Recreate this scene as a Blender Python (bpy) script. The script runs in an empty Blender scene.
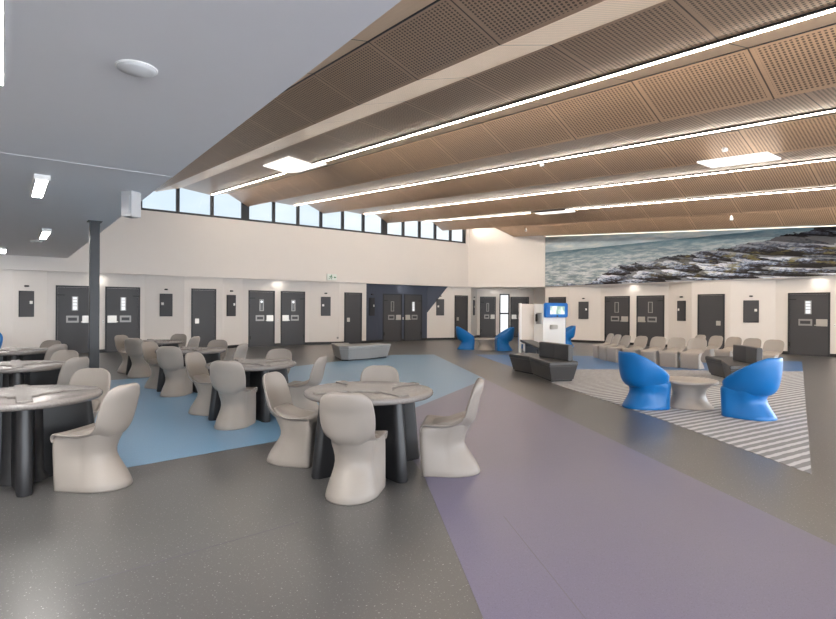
import bpy, bmesh, math, random
from math import sin, cos, pi, radians
from mathutils import Vector, Matrix

random.seed(7)
SC = bpy.context.scene
COL = SC.collection
H, FPX, YAW, ROLL = 1.45, 545.0, radians(37.22), 0.005

# ------------------------------------------------------------------ materials
def lin(c):
    c = c / 255.0
    return c / 12.92 if c <= 0.04045 else ((c + 0.055) / 1.055) ** 2.4
def rgb(r, g, b): return (lin(r), lin(g), lin(b), 1.0)

class NT:
    def __init__(self, name):
        self.m = bpy.data.materials.new(name); self.m.use_nodes = True
        self.t = self.m.node_tree; self.t.nodes.clear()
        self.out = self.t.nodes.new('ShaderNodeOutputMaterial')
    def n(self, kind, **kw):
        nd = self.t.nodes.new(kind)
        for k, v in kw.items():
            if k in nd.inputs.keys(): self.put(nd.inputs[k], v)
            else: setattr(nd, k, v)
        return nd
    def put(self, sock, v):
        if isinstance(v, bpy.types.NodeSocket): self.t.links.new(v, sock)
        else: sock.default_value = v
    def math(self, op, a, b=None, c=None):
        nd = self.t.nodes.new('ShaderNodeMath'); nd.operation = op
        self.put(nd.inputs[0], a)
        if b is not None: self.put(nd.inputs[1], b)
        if c is not None: self.put(nd.inputs[2], c)
        return nd.outputs[0]
    def mix(self, fac, a, b):
        nd = self.t.nodes.new('ShaderNodeMix'); nd.data_type = 'RGBA'
        self.put(nd.inputs[0], fac); self.put(nd.inputs[6], a); self.put(nd.inputs[7], b)
        return nd.outputs[2]
    def ramp(self, fac, stops):
        nd = self.t.nodes.new('ShaderNodeValToRGB')
        el = nd.color_ramp.elements
        while len(el) < len(stops): el.new(0.5)
        for e, (p, c) in zip(el, stops): e.position = p; e.color = c
        self.put(nd.inputs[0], fac)
        return nd.outputs[0]
    def noise(self, vec, scale, detail=3.0, rough=0.5):
        nd = self.n('ShaderNodeTexNoise'); self.put(nd.inputs['Vector'], vec)
        nd.inputs['Scale'].default_value = scale; nd.inputs['Detail'].default_value = detail
        nd.inputs['Roughness'].default_value = rough
        return nd.outputs[0]
    def pos(self):
        return self.n('ShaderNodeNewGeometry').outputs['Position']
    def obj(self):
        return self.n('ShaderNodeTexCoord').outputs['Object']
    def scalevec(self, v, s):
        nd = self.n('ShaderNodeMapping'); self.put(nd.inputs['Vector'], v); nd.inputs['Scale'].default_value = s
        return nd.outputs[0]
    def pbsdf(self, color, rough=0.5, metal=0.0, spec=0.5, normal=None):
        b = self.n('ShaderNodeBsdfPrincipled')
        self.put(b.inputs['Base Color'], color); self.put(b.inputs['Roughness'], rough)
        self.put(b.inputs['Metallic'], metal); b.inputs['Specular IOR Level'].default_value = spec
        if normal is not None: self.put(b.inputs['Normal'], normal)
        self.t.links.new(b.outputs[0], self.out.inputs[0])
        return b
    def bump(self, h, strength=0.2, dist=0.01):
        nd = self.n('ShaderNodeBump'); nd.inputs['Strength'].default_value = strength
        nd.inputs['Distance'].default_value = dist; self.put(nd.inputs['Height'], h)
        return nd.outputs[0]

def plain(name, col, rough=0.5, metal=0.0, spec=0.5, var=0.04, scale=6.0):
    t = NT(name)
    n = t.noise(t.obj(), scale, 4.0)
    dark = tuple(c * (1 - var) for c in col[:3]) + (1,); lite = tuple(min(1, c * (1 + var)) for c in col[:3]) + (1,)
    t.pbsdf(t.mix(n, dark, lite), rough, metal, spec)
    return t.m
def emit(name, col, strength):
    t = NT(name); e = t.n('ShaderNodeEmission'); e.inputs[0].default_value = col; e.inputs[1].default_value = strength
    t.t.links.new(e.outputs[0], t.out.inputs[0]); return t.m

M = {}
M['wall'] = plain('wall_paint', rgb(228, 222, 217), 0.6, 0, 0.3, 0.015, 2.0)
M['white'] = plain('white_laminate', rgb(240, 239, 237), 0.4, 0, 0.4, 0.01)
M['beige'] = plain('beige_panel', rgb(214, 204, 194), 0.55, 0, 0.3, 0.02)
M['navy'] = plain('navy_paint', rgb(76, 82, 97), 0.55, 0, 0.3, 0.03)
M['greyceil'] = plain('grey_ceiling_paint', rgb(236, 236, 239), 0.7, 0, 0.2, 0.01)
M['door'] = plain('door_charcoal', rgb(72, 72, 75), 0.45, 0, 0.4, 0.05, 3.0)
M['frame'] = plain('frame_charcoal', rgb(52, 53, 57), 0.45, 0, 0.4, 0.03)
M['skirt'] = plain('skirting_black', rgb(45, 44, 45), 0.4, 0, 0.4, 0.05)
M['steel'] = plain('brushed_steel', rgb(200, 196, 190), 0.35, 0.55, 0.5, 0.08, 30)
M['hatch'] = plain('hatch_grey', rgb(158, 157, 156), 0.4, 0.35, 0.5, 0.06, 20)
M['black'] = plain('black_plastic', rgb(28, 28, 30), 0.4)
M['column'] = plain('column_steel', rgb(44, 45, 48), 0.4, 0.2, 0.5, 0.05)
M['chair'] = plain('grey_moulded_plastic', rgb(145, 137, 130), 0.42, 0, 0.4, 0.03, 9)
M['chairlt'] = plain('pale_grey_moulded_plastic', rgb(166, 160, 154), 0.42, 0, 0.4, 0.03, 9)
M['blue'] = plain('blue_moulded_plastic', rgb(6, 108, 180), 0.36, 0, 0.45, 0.03)
M['lowtable'] = plain('taupe_moulded_plastic', rgb(172, 165, 158), 0.36, 0, 0.45, 0.03)
M['tbase'] = plain('table_base_black', rgb(36, 36, 38), 0.38, 0, 0.5, 0.06)
M['bench'] = plain('bench_charcoal_vinyl', rgb(66, 65, 66), 0.38, 0, 0.5, 0.04)
M['benchgrey'] = plain('bench_grey_vinyl', rgb(150, 150, 150), 0.42, 0, 0.45, 0.04)
M['screenblue'] = plain('kiosk_blue', rgb(24, 112, 196), 0.35)
M['silverlamp'] = plain('speaker_white', rgb(205, 205, 206), 0.5)
M['boxgrey'] = plain('box_grey', rgb(190, 191, 194), 0.5)
M['exitwhite'] = plain('exit_white', rgb(225, 232, 226), 0.4)
M['exitgreen'] = plain('exit_green', rgb(30, 120, 80), 0.4)
M['seam'] = plain('floor_seam', rgb(104, 101, 112), 0.4)
M['strip'] = emit('strip_glow', (1.0, 0.89, 0.76, 1), 24.0)
M['edgeglow'] = emit('edge_strip_glow', (1.0, 0.86, 0.70, 1), 1.6)
M['panel'] = emit('panel_glow', (1.0, 0.97, 0.93, 1), 0.9)
M['glow'] = emit('lamp_glow', (1.0, 0.95, 0.90, 1), 34.0)
M['dlight'] = emit('downlight_glow', (1.0, 0.93, 0.84, 1), 40.0)
M['lit'] = emit('lit_pane', (0.95, 0.97, 1.0, 1), 0.62)

def mk_tabletop():
    t = NT('speckled_table_top'); o = t.obj()
    n = t.noise(o, 220, 2.0); s = t.ramp(n, [(0.40, rgb(108, 103, 100)), (0.58, rgb(144, 138, 134))])
    t.pbsdf(s, 0.27, 0, 0.5); return t.m
M['ttop'] = mk_tabletop()

def mk_floor(name, base, fleck, rough=0.33, amount=0.66, var=0.06, spec=0.5):
    t = NT(name); p = t.pos()
    big = t.noise(p, 0.8, 4.0, 0.6)
    b1 = tuple(c * (1 - var) for c in base[:3]) + (1,); b2 = tuple(c * (1 + var) for c in base[:3]) + (1,)
    c = t.mix(big, b1, b2)
    f = t.noise(p, 75.0, 2.0, 0.5)
    m = t.ramp(f, [(amount, (0, 0, 0, 1)), (amount + 0.05, (1, 1, 1, 1))])
    c = t.mix(m, c, fleck)
    f2 = t.noise(p, 160.0, 2.0, 0.5)
    m2 = t.ramp(f2, [(0.34, (1, 1, 1, 1)), (0.40, (0, 0, 0, 1))])
    dk = tuple(c_ * 0.72 for c_ in base[:3]) + (1,)
    c = t.mix(m2, c, dk)
    t.pbsdf(c, rough, 0, spec); return t.m
M['floor'] = mk_floor('grey_flecked_vinyl', rgb(84, 83, 83), rgb(168, 167, 165), 0.31, 0.655, 0.04, 0.9)
M['purple'] = mk_floor('purple_vinyl', rgb(98, 93, 121), rgb(106, 101, 129), 0.31, 0.62, 0.03, 0.9)
M['bluefloor'] = mk_floor('blue_vinyl', rgb(112, 153, 186), rgb(120, 161, 194), 0.31, 0.62, 0.04, 0.9)
M['deepblue'] = mk_floor('mid_blue_vinyl', rgb(72, 116, 168), rgb(80, 122, 174), 0.36, 0.62, 0.06)

def mk_stripe():
    t = NT('striped_carpet'); p = t.pos()
    sx = t.n('ShaderNodeSeparateXYZ'); t.put(sx.inputs[0], p)
    # stripes run along (1, -0.10) in plan
    d = t.math('ADD', t.math('MULTIPLY', sx.outputs[1], 0.995), t.math('MULTIPLY', sx.outputs[0], 0.105))
    wob = t.math('MULTIPLY', t.noise(p, 9.0, 2.0), 0.035)
    ph = t.math('FRACT', t.math('DIVIDE', t.math('ADD', d, wob), 0.128))
    m = t.ramp(ph, [(0.0, (0, 0, 0, 1)), (0.08, (1, 1, 1, 1)), (0.42, (1, 1, 1, 1)), (0.52, (0, 0, 0, 1))])
    c = t.mix(m, rgb(132, 133, 137), rgb(198, 200, 205))
    c = t.mix(t.math('MULTIPLY', t.noise(p, 60, 2), 0.22), c, rgb(150, 150, 152))
    t.pbsdf(c, 0.75, 0, 0.25); return t.m
M['stripe'] = mk_stripe()

def mk_timber(name, base, holes=1.0):
    """UV: u = metres along the fold, v = metres across; v range given by attribute-free second UV map"""
    t = NT(name)
    uv = t.n('ShaderNodeUVMap', uv_map='metres').outputs[0]
    ed = t.n('ShaderNodeUVMap', uv_map='edge').outputs[0]
    s = t.n('ShaderNodeSeparateXYZ'); t.put(s.inputs[0], uv)
    e = t.n('ShaderNodeSeparateXYZ'); t.put(e.inputs[0], ed)
    u, v = s.outputs[0], s.outputs[1]
    g = t.noise(t.scalevec(uv, (1.2, 26.0, 1.0)), 2.2, 5.0, 0.6)
    pid = t.math('FLOOR', t.math('DIVIDE', t.math('SUBTRACT', u, 2.57), 1.39))
    tone = t.n('ShaderNodeTexWhiteNoise', noise_dimensions='1D'); t.put(tone.inputs['W'], pid)
    d = tuple(c * 0.84 for c in base[:3]) + (1,); l = tuple(c * 1.10 for c in base[:3]) + (1,)
    c = t.mix(g, d, l)
    c = t.mix(t.math('MULTIPLY', tone.outputs[0], 0.10), c, d)
    pu = t.math('FRACT', t.math('DIVIDE', t.math('SUBTRACT', u, 2.57), 1.39))
    du = t.math('MULTIPLY', t.math('MINIMUM', pu, t.math('SUBTRACT', 1.0, pu)), 1.39)   # distance to joint
    joint = t.math('LESS_THAN', du, 0.009)
    if holes:
        hu = t.math('SUBTRACT', t.math('FRACT', t.math('DIVIDE', u, 0.050)), 0.5)
        hv = t.math('SUBTRACT', t.math('FRACT', t.math('DIVIDE', v, 0.034)), 0.5)
        r2 = t.math('ADD', t.math('POWER', t.math('MULTIPLY', hu, 1.25), 2.0), t.math('POWER', hv, 2.0))
        hole = t.math('LESS_THAN', r2, 0.135)
        inu = t.math('GREATER_THAN', du, 0.055)
        inv = t.math('GREATER_THAN', t.math('MINIMUM', e.outputs[0], e.outputs[1]), 0.045)
        hole = t.math('MULTIPLY', t.math('MULTIPLY', hole, inu), inv)
        c = t.mix(t.math('MULTIPLY', hole, 0.78 * holes), c, rgb(40, 28, 22))
    c = t.mix(t.math('MULTIPLY', joint, 0.85), c, rgb(34, 24, 20))
    t.pbsdf(c, 0.34, 0, 0.5); return t.m
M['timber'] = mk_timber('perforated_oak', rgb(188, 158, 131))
M['timber_lit'] = mk_timber('fine_perforated_oak_lit', rgb(238, 210, 180), 0.30)  # fainter holes; brightness of the lit fold faces put into the paler base
M['timber_lit_plain'] = mk_timber('smooth_oak_lit', rgb(236, 206, 174), 0.0)  # smooth boards, with the light on these faces also in the base colour

def mk_mural():
    t = NT('seascape_print')
    uv = t.n('ShaderNodeUVMap', uv_map='metres').outputs[0]     # u metres from the corner, v metres above the lower edge
    s = t.n('ShaderNodeSeparateXYZ'); t.put(s.inputs[0], uv)
    u, v = s.outputs[0], s.outputs[1]
    # sky
    cl = t.noise(t.scalevec(uv, (0.55, 2.2, 1)), 1.4, 5.0, 0.6)
    sky = t.ramp(cl, [(0.36, rgb(164, 182, 194)), (0.52, rgb(186, 204, 214)), (0.66, rgb(222, 226, 226))])
    top = t.ramp(t.math('DIVIDE', t.math('SUBTRACT', v, 1.95), 0.35), [(0, (0, 0, 0, 1)), (1, (1, 1, 1, 1))])
    cl2 = t.ramp(t.noise(t.scalevec(uv, (0.4, 1.6, 1)), 1.1, 6.0, 0.65), [(0.40, (0, 0, 0, 1)), (0.56, (1, 1, 1, 1))])
    nearl = t.ramp(t.math('DIVIDE', u, 6.0), [(0.55, (1, 1, 1, 1)), (1.0, (0, 0, 0, 1))])
    sky = t.mix(t.math('MULTIPLY', t.math('MULTIPLY', top, nearl), t.math('ADD', 0.5, t.math('MULTIPLY', cl2, 0.5))), sky, rgb(122, 124, 124))
    # sea
    wv = t.noise(t.scalevec(uv, (0.75, 4.2, 1)), 2.0, 9.0, 0.70)
    depth = t.math('DIVIDE', v, 1.62)
    seab = t.ramp(depth, [(0.0, rgb(172, 182, 186)), (0.55, rgb(160, 176, 186)), (0.85, rgb(124, 150, 164)), (1.0, rgb(88, 124, 142))])
    foam = t.ramp(wv, [(0.34, rgb(70, 94, 106)), (0.47, rgb(138, 156, 166)), (0.58, rgb(226, 230, 232))])
    ff = t.ramp(depth, [(0.0, (0.85, 0.85, 0.85, 1)), (0.7, (0.5, 0.5, 0.5, 1)), (1.0, (0.1, 0.1, 0.1, 1))])
    sea = t.mix(ff, seab, foam)
    pic = t.mix(t.math('GREATER_THAN', v, t.math('ADD', 1.62, t.math('MULTIPLY', t.noise(uv, 3.0, 2.0), 0.03))), sea, sky)
    # rocks: cells flattened sideways, larger towards the lower edge
    vv = t.math('POWER', t.math('ADD', v, 0.25), 0.62)
    cx = t.n('ShaderNodeCombineXYZ'); t.put(cx.inputs[0], t.math('MULTIPLY', u, t.math('ADD', 0.62, t.math('MULTIPLY', v, 0.42)))); t.put(cx.inputs[1], t.math('MULTIPLY', vv, 2.7))
    wob = t.n('ShaderNodeTexNoise'); t.put(wob.inputs['Vector'], cx.outputs[0]); wob.inputs['Scale'].default_value = 2.2; wob.inputs['Detail'].default_value = 5.0
    av = t.n('ShaderNodeVectorMath', operation='MULTIPLY_ADD'); t.put(av.inputs[0], wob.outputs[1]); av.inputs[1].default_value = (0.62, 0.55, 0); t.put(av.inputs[2], cx.outputs[0])
    vor = t.n('ShaderNodeTexVoronoi', feature='F1'); t.put(vor.inputs['Vector'], av.outputs[0]); vor.inputs['Scale'].default_value = 1.5
    vp = t.n('ShaderNodeVectorMath', operation='SUBTRACT'); t.put(vp.inputs[0], av.outputs[0]); t.put(vp.inputs[1], vor.outputs['Position'])
    sp = t.n('ShaderNodeSeparateXYZ'); t.put(sp.inputs[0], vp.outputs[0])
    # position inside the cell: top side pale wet blue, underside dark
    up = t.math('ADD', t.math('MULTIPLY', sp.outputs[1], 1.05), t.math('MULTIPLY', t.math('SUBTRACT', t.noise(t.scalevec(uv, (2.0, 5.0, 1)), 3.0, 7.0, 0.72), 0.5), 1.5))
    rock = t.ramp(t.math('ADD', up, 0.5), [(0.10, rgb(24, 20, 22)), (0.32, rgb(60, 55, 59)), (0.44, rgb(92, 99, 116)), (0.56, rgb(148, 164, 190)), (0.74, rgb(226, 232, 242))])
    far = t.ramp(t.math('DIVIDE', v, 1.9), [(0.25, (0, 0, 0, 1)), (0.62, (0.75, 0.75, 0.75, 1))])
    rock = t.mix(far, rock, t.mix(t.math('ADD', up, 0.35), rgb(30, 28, 34), rgb(104, 110, 126)))
    moss = t.ramp(t.noise(t.scalevec(uv, (0.9, 2.8, 1)), 1.9, 5.0, 0.6), [(0.54, (0, 0, 0, 1)), (0.60, (1, 1, 1, 1))])
    mv = t.ramp(t.math('DIVIDE', v, 1.2), [(0.1, (0.25, 0.25, 0.25, 1)), (0.35, (1, 1, 1, 1)), (0.8, (0.6, 0.6, 0.6, 1)), (1.0, (0, 0, 0, 1))])
    mu = t.ramp(t.math('DIVIDE', u, 10.0), [(0.45, (0, 0, 0, 1)), (0.65, (1, 1, 1, 1))])
    rock = t.mix(t.math('MULTIPLY', t.math('MULTIPLY', moss, mv), t.math('MULTIPLY', mu, 0.8)), rock, rgb(128, 120, 72))
    edge = t.math('GREATER_THAN', vor.outputs['Distance'], 0.56)
    rock = t.mix(t.math('MULTIPLY', edge, 0.7), rock, rgb(18, 16, 18))
    # coast line, rising towards the near end
    coast = t.n('ShaderNodeFloatCurve')
    cv = coast.mapping.curves[0]
    pts = [(0.0, 0.00), (0.10, 0.05), (0.19, 0.02), (0.25, 0.22), (0.33, 0.42), (0.43, 0.50), (0.58, 0.60), (0.75, 0.72), (0.87, 0.84), (1.0, 1.0)]
    while len(cv.points) < len(pts): cv.points.new(0.5, 0.5)
    for p_, q_ in zip(cv.points, pts): p_.location = q_
    coast.mapping.update()
    t.put(coast.inputs['Value'], t.math('DIVIDE', u, 12.0))
    cl_h = t.math('MULTIPLY', coast.outputs[0], 1.72)
    cn = t.math('MULTIPLY', t.math('SUBTRACT', t.noise(t.scalevec(uv, (1.0, 2.0, 1)), 2.4, 4.0, 0.6), 0.5), 0.45)
    isrock = t.math('LESS_THAN', t.math('SUBTRACT', v, cn), cl_h)
    pic = t.mix(isrock, pic, rock)
    t.pbsdf(pic, 0.5, 0, 0.3); return t.m
M['mural'] = mk_mural()

def mk_screen():
    t = NT('kiosk_display'); o = t.obj()
    n = t.noise(o, 4.0, 2.0)
    c = t.ramp(n, [(0.42, rgb(150, 178, 168)), (0.5, rgb(206, 226, 216)), (0.6, rgb(232, 238, 232))])
    e = t.n('ShaderNodeEmission'); t.put(e.inputs[0], c); e.inputs[1].default_value = 0.75
    t.t.links.new(e.outputs[0], t.out.inputs[0]); return t.m
M['screen'] = mk_screen()

def mk_glass():
    t = NT('window_glass')
    tr = t.n('ShaderNodeBsdfTransparent'); tr.inputs[0].default_value = (0.96, 0.98, 0.99, 1)
    gl = t.n('ShaderNodeBsdfGlossy'); gl.inputs['Roughness'].default_value = 0.3
    mx = t.n('ShaderNodeMixShader'); mx.inputs[0].default_value = 0.012
    t.t.links.new(tr.outputs[0], mx.inputs[1]); t.t.links.new(gl.outputs[0], mx.inputs[2]); t.t.links.new(mx.outputs[0], t.out.inputs[0])
    return t.m
M['glass'] = mk_glass()

# ------------------------------------------------------------------ builders
def obj(name, bm, mat, parent=None, loc=None, smooth=False, kind=None, label=None):
    me = bpy.data.meshes.new(name)
    bmesh.ops.recalc_face_normals(bm, faces=bm.faces[:]) if name not in () else None
    bm.to_mesh(me); bm.free()
    mats = mat if isinstance(mat, (list, tuple)) else [mat]
    for m in mats: me.materials.append(M[m] if isinstance(m, str) else m)
    if smooth:
        for p in me.polygons: p.use_smooth = True
    o = bpy.data.objects.new(name, me); COL.objects.link(o)
    if parent is not None: o.parent = parent
    if loc is not None: o.location = loc
    if kind: o['kind'] = kind
    if label: o['label'] = label
    return o
def tag(o, label, cat, group=None):
    o['label'] = label; o['category'] = cat
    if group: o['group'] = group
    return o
def thing(name, label, cat, loc=(0, 0, 0), rz=0.0, group=None):
    o = bpy.data.objects.new(name, None); COL.objects.link(o)
    o.location = loc; o.rotation_euler = (0, 0, rz); o.empty_display_size = 0.2
    return tag(o, label, cat, group)
def struct(name, bm, mat, parent=None, **k):
    return obj(name, bm, mat, parent, kind='structure', **k)
def dup(root, loc, rz, label, group=None, scale=None):
    r = root.copy(); COL.objects.link(r); r.location = loc; r.rotation_euler = (0, 0, rz); r['label'] = label
    if group: r['group'] = group
    if scale: r.scale = scale
    for ch in root.children:
        c = ch.copy(); COL.objects.link(c); c.parent = r
        for g in ch.children:
            d = g.copy(); COL.objects.link(d); d.parent = c
    return r

def B(): return bmesh.new()
def box(bm, x0, x1, y0, y1, z0, z1, mi=0, mtx=None):
    vs = [bm.verts.new((x, y, z)) for x in (x0, x1) for y in (y0, y1) for z in (z0, z1)]
    if mtx is not None:
        for v in vs: v.co = mtx @ v.co
    F = [(0, 1, 3, 2), (4, 6, 7, 5), (0, 4, 5, 1), (2, 3, 7, 6), (0, 2, 6, 4), (1, 5, 7, 3)]
    for f in F:
        fc = bm.faces.new([vs[i] for i in f]); fc.material_index = mi
    return vs
def bbox(x0, x1, y0, y1, z0, z1, bev=0.005, mtx=None):
    bm = B(); box(bm, x0, x1, y0, y1, z0, z1)
    if bev: bmesh.ops.bevel(bm, geom=bm.edges[:], offset=bev, segments=2, affect='EDGES')
    if mtx is not None: bmesh.ops.transform(bm, matrix=mtx, verts=bm.verts[:])
    return bm
def prism(bm, poly, z0, z1, top=None):
    """poly: plan outline; top: outline at z1 (same count)"""
    top = top or poly
    a = [bm.verts.new((p[0], p[1], z0)) for p in poly]; b = [bm.verts.new((p[0], p[1], z1)) for p in top]
    n = len(poly)
    bm.faces.new(a[::-1]); bm.faces.new(b)
    for i in range(n): bm.faces.new([a[i], a[(i + 1) % n], b[(i + 1) % n], b[i]])
def loft(bm, loops, cap0=True, cap1=True):
    rows = [[bm.verts.new(p) for p in lp] for lp in loops]
    n = len(rows[0])
    for r0, r1 in zip(rows[:-1], rows[1:]):
        for i in range(n): bm.faces.new([r0[i], r0[(i + 1) % n], r1[(i + 1) % n], r1[i]])
    if cap0: bm.faces.new(rows[0][::-1])
    if cap1: bm.faces.new(rows[-1])
    return rows
def lathe(bm, prof, n=40, cx=0, cy=0):
    loops = [[(cx + r * cos(2 * pi * i / n), cy + r * sin(2 * pi * i / n), z) for i in range(n)] for r, z in prof]
    return loft(bm, loops)
def quad(bm, pts, mi=0):
    f = bm.faces.new([bm.verts.new(p) for p in pts]); f.material_index = mi; return f
def frame_mtx(p, ux):
    """local x along ux (plan), local y = out of the wall towards the room, z up"""
    ux = Vector((ux[0], ux[1], 0)).normalized(); out = Vector((ux.y, -ux.x, 0))
    m = Matrix(((ux.x, out.x, 0, p[0]), (ux.y, out.y, 0, p[1]), (0, 0, 1, p[2] if len(p) > 2 else 0), (0, 0, 0, 1)))
    return m
def smooth_by_angle(o, ang=40):
    me = o.data
    for p in me.polygons: p.use_smooth = True
    me.set_sharp_from_angle(angle=radians(ang))

# ------------------------------------------------------------------ floor
bm = B(); box(bm, -6.0, 23.2, -6.0, 22.6, -0.15, 0.0)
struct('floor', bm, 'floor')
def zone(name, poly, mat, z):
    b = B(); prism(b, poly, 0.0005, z)
    o = struct(name, b, mat); return o
def onL(a, b, t): return (a[0] + (b[0] - a[0]) * t, a[1] + (b[1] - a[1]) * t)
PR = [(11.06, 13.69), (8.28, 8.68), (6.29, 5.11), (4.10, 1.11), (1.2, -4.2)]
KN = (8.02, 8.22)          # where the blue meets the purple on the shared edge
zone('floor_blue_zone', [(0.50, 5.50), (0.9, 5.54), (2.26, 5.68), (3.95, 5.92), KN, (8.28, 8.68), (11.06, 13.69), (9.8, 14.3), (5.68, 12.75), (1.99, 12.45), (0.50, 12.4)], 'bluefloor', 0.002)
zone('floor_purple_zone', [(3.95, 5.92), (2.93, 3.76), (1.80, 1.85), (-1.75, -4.2), (1.2, -4.2), (4.10, 1.11), (6.29, 5.11), KN], 'purple', 0.002)
zone('floor_stripe_zone', [(10.02, 9.07), (8.53, 6.70), (7.06, 3.95), (5.73, 1.74), (15.36, 4.85), (12.06, 7.66)], 'stripe', 0.003)
zone('floor_mid_blue_zone', [(12.17, 12.95), (10.02, 9.07), (12.06, 7.66), (15.36, 4.85), (18.4, 5.84), (14.4, 11.0)], 'deepblue', 0.002)
bm = B()
def seam(bm, a, b, w=0.012):
    d = Vector((b[0] - a[0], b[1] - a[1], 0)).normalized(); n = Vector((-d.y, d.x, 0)) * w / 2
    prism(bm, [(a[0] + n.x, a[1] + n.y), (a[0] - n.x, a[1] - n.y), (b[0] - n.x, b[1] - n.y), (b[0] + n.x, b[1] + n.y)], 0.001, 0.0026)
seam(bm, (2.80, 2.68), (0.3, -1.85), 0.006); seam(bm, (0.3, 3.34), (1.60, 3.44), 0.005)
struct('floor_seams', bm, 'seam')

# ------------------------------------------------------------------ cell walls
ZS = 2.58          # soffit height
PY, DY = 20.0, 20.35       # plain wall line / recessed door wall line on the window side
PX, DX = 20.75, 21.10
P_ = 6.1

def door_hw(mt, w, h, hinge, cell, pale=False):
    pass
def make_door(idx, p, ux, w, cell=True, hinge='l', h=2.1, label='', lit=0):
    """p: lower corner at the viewer's left end of the leaf, ux: direction to the viewer's right"""
    m = frame_mtx(p, ux)
    root = bpy.data.objects.new('door_%d' % idx, None); COL.objects.link(root); root['kind'] = 'structure'
    root.matrix_world = m
    tag(root, label, 'door')
    d = root
    f = B(); fw = 0.05
    box(f, -fw, 0, -0.02, 0.03, 0, h + fw); box(f, w, w + fw, -0.02, 0.03, 0, h + fw); box(f, 0, w, -0.02, 0.03, h, h + fw)
    obj('door_frame', f, 'frame', d)
    obj('leaf', bbox(0.004, w - 0.004, -0.02, 0.014, 0.008, h - 0.004, 0.003), 'door', d)
    fl = (lambda a: a) if hinge == 'l' else (lambda a: w - a)
    def span(a, b): return tuple(sorted((fl(a), fl(b))))
    if cell:
        x0, x1 = span(0.40 * w, 0.58 * w)
        v = B()
        box(v, x0, x1, 0.014, 0.026, 1.36, 1.385); box(v, x0, x1, 0.014, 0.026, 1.785, 1.81)
        box(v, x0, x0 + 0.03, 0.014, 0.026, 1.385, 1.785); box(v, x1 - 0.03, x1, 0.014, 0.026, 1.385, 1.785)
        vf = obj('vision_frame', v, 'hatch', d)
        pn = B(); box(pn, x0 + 0.03, x1 - 0.03, 0.014, 0.018, 1.385, 1.785)
        obj('vision_pane', pn, 'lit' if lit == 1 else 'hatchdark', vf)
        if lit == 2:
            q = B(); lathe(q, [(0.0005, 0.0), (0.045, 0.001), (0.045, 0.008), (0.0005, 0.009)], 16)
            bmesh.ops.rotate(q, cent=(0, 0, 0), matrix=Matrix.Rotation(-pi / 2, 3, 'X'), verts=q.verts[:])
            bmesh.ops.translate(q, vec=((x0 + x1) / 2, 0.018, 1.72), verts=q.verts[:])
            obj('inner_lamp', q, 'lit', vf)
        if lit == 1:
            q = B()
            for k in (1.50, 1.60, 1.70): box(q, x0 + 0.03, x1 - 0.03, 0.018, 0.021, k, k + 0.022)
            obj('vision_bars', q, 'hatch', vf)
        x0, x1 = span(0.24 * w, 0.60 * w)
        hb = bbox(x0, x1, 0.014, 0.032, 0.98, 1.20, 0.004); hh = obj('hatch', hb, 'hatch', d)
        hb = B(); box(hb, x0 + 0.05, x1 - 0.05, 0.030, 0.034, 1.04, 1.14); obj('hatch_flap', hb, 'door', hh)
        x0, x1 = span(0.70 * w, 0.985 * w)
        obj('lock_plate', bbox(x0, x1, 0.014, 0.040, 0.97, 1.20, 0.006), 'steel', d)
        x0, x1 = span(0.66 * w, 0.74 * w)
        obj('pull_handle', bbox(x0, x1, 0.036, 0.075, 0.985, 1.015, 0.006), 'steel', d)
        x0, x1 = span(-0.04, 0.20 * w)
        obj('closer_arm', bbox(x0, x1, 0.030, 0.06, 1.835, 1.865, 0.004), 'black', d)
        hg = B()
        for z in (0.28, ):
            x0, x1 = span(-0.03, 0.03); box(hg, x0, x1, 0.02, 0.05, z, z + 0.14)
        obj('hinge', hg, 'black', d)
    else:
        x0, x1 = span(0.72 * w, 0.90 * w) if hinge == 'l' else span(0.72 * w, 0.90 * w)
        obj('lock_plate', bbox(x0, x1, 0.014, 0.030, 0.92, 1.09, 0.005), 'steel', d)
    return root
M['hatchdark'] = plain('vision_dark', rgb(92, 93, 94), 0.25, 0, 0.5, 0.1)

def make_cabinet(p, ux, w, h, side, label, slabel, mat='door'):
    """p: lower corner at viewer's left"""
    m = frame_mtx(p, ux)
    c = thing('access_cabinet', label, 'wall cabinet', group='dark access cabinets on the cell walls'); c.matrix_world = m
    f = B(); box(f, 0, w, -0.01, 0.03, 0, h); obj('cabinet_body', f, 'frame', c)
    leaf = obj('cabinet_door', bbox(0.02, w - 0.02, 0.03, 0.045, 0.025, h - 0.025, 0.003), mat, c)
    x = w - 0.13 if side == 'r' else 0.05
    obj('lock_plate', bbox(x, x + 0.08, 0.045, 0.055, h * 0.50, h * 0.50 + 0.09, 0.003), 'white', leaf)
    s = B(); box(s, w / 2 - 0.06, w / 2 + 0.06, -0.01, 0.07, h + 0.12, h + 0.17)
    bmesh.ops.bevel(s, geom=s.edges[:], offset=0.015, segments=2, affect='EDGES')
    so = obj('wall_sensor', s, 'black'); so.matrix_world = m
    tag(so, slabel, 'sensor', 'small black sensors over the cabinets')
    return c

def skirt(bm, a, b, out=0.012, h=0.10):
    m = frame_mtx((a[0], a[1], 0), (b[0] - a[0], b[1] - a[1]))
    L = math.hypot(b[0] - a[0], b[1] - a[1])
    box(bm, 0, L, -0.02, out, 0, h, mtx=m)
def wallseg(bm, a, b, z0=0.0, z1=ZS, mi=0, t=0.12):
    m = frame_mtx((a[0], a[1], 0), (b[0] - a[0], b[1] - a[1]))
    L = math.hypot(b[0] - a[0], b[1] - a[1])
    box(bm, 0, L, -t, 0, z0, z1, mi, m)

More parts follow.
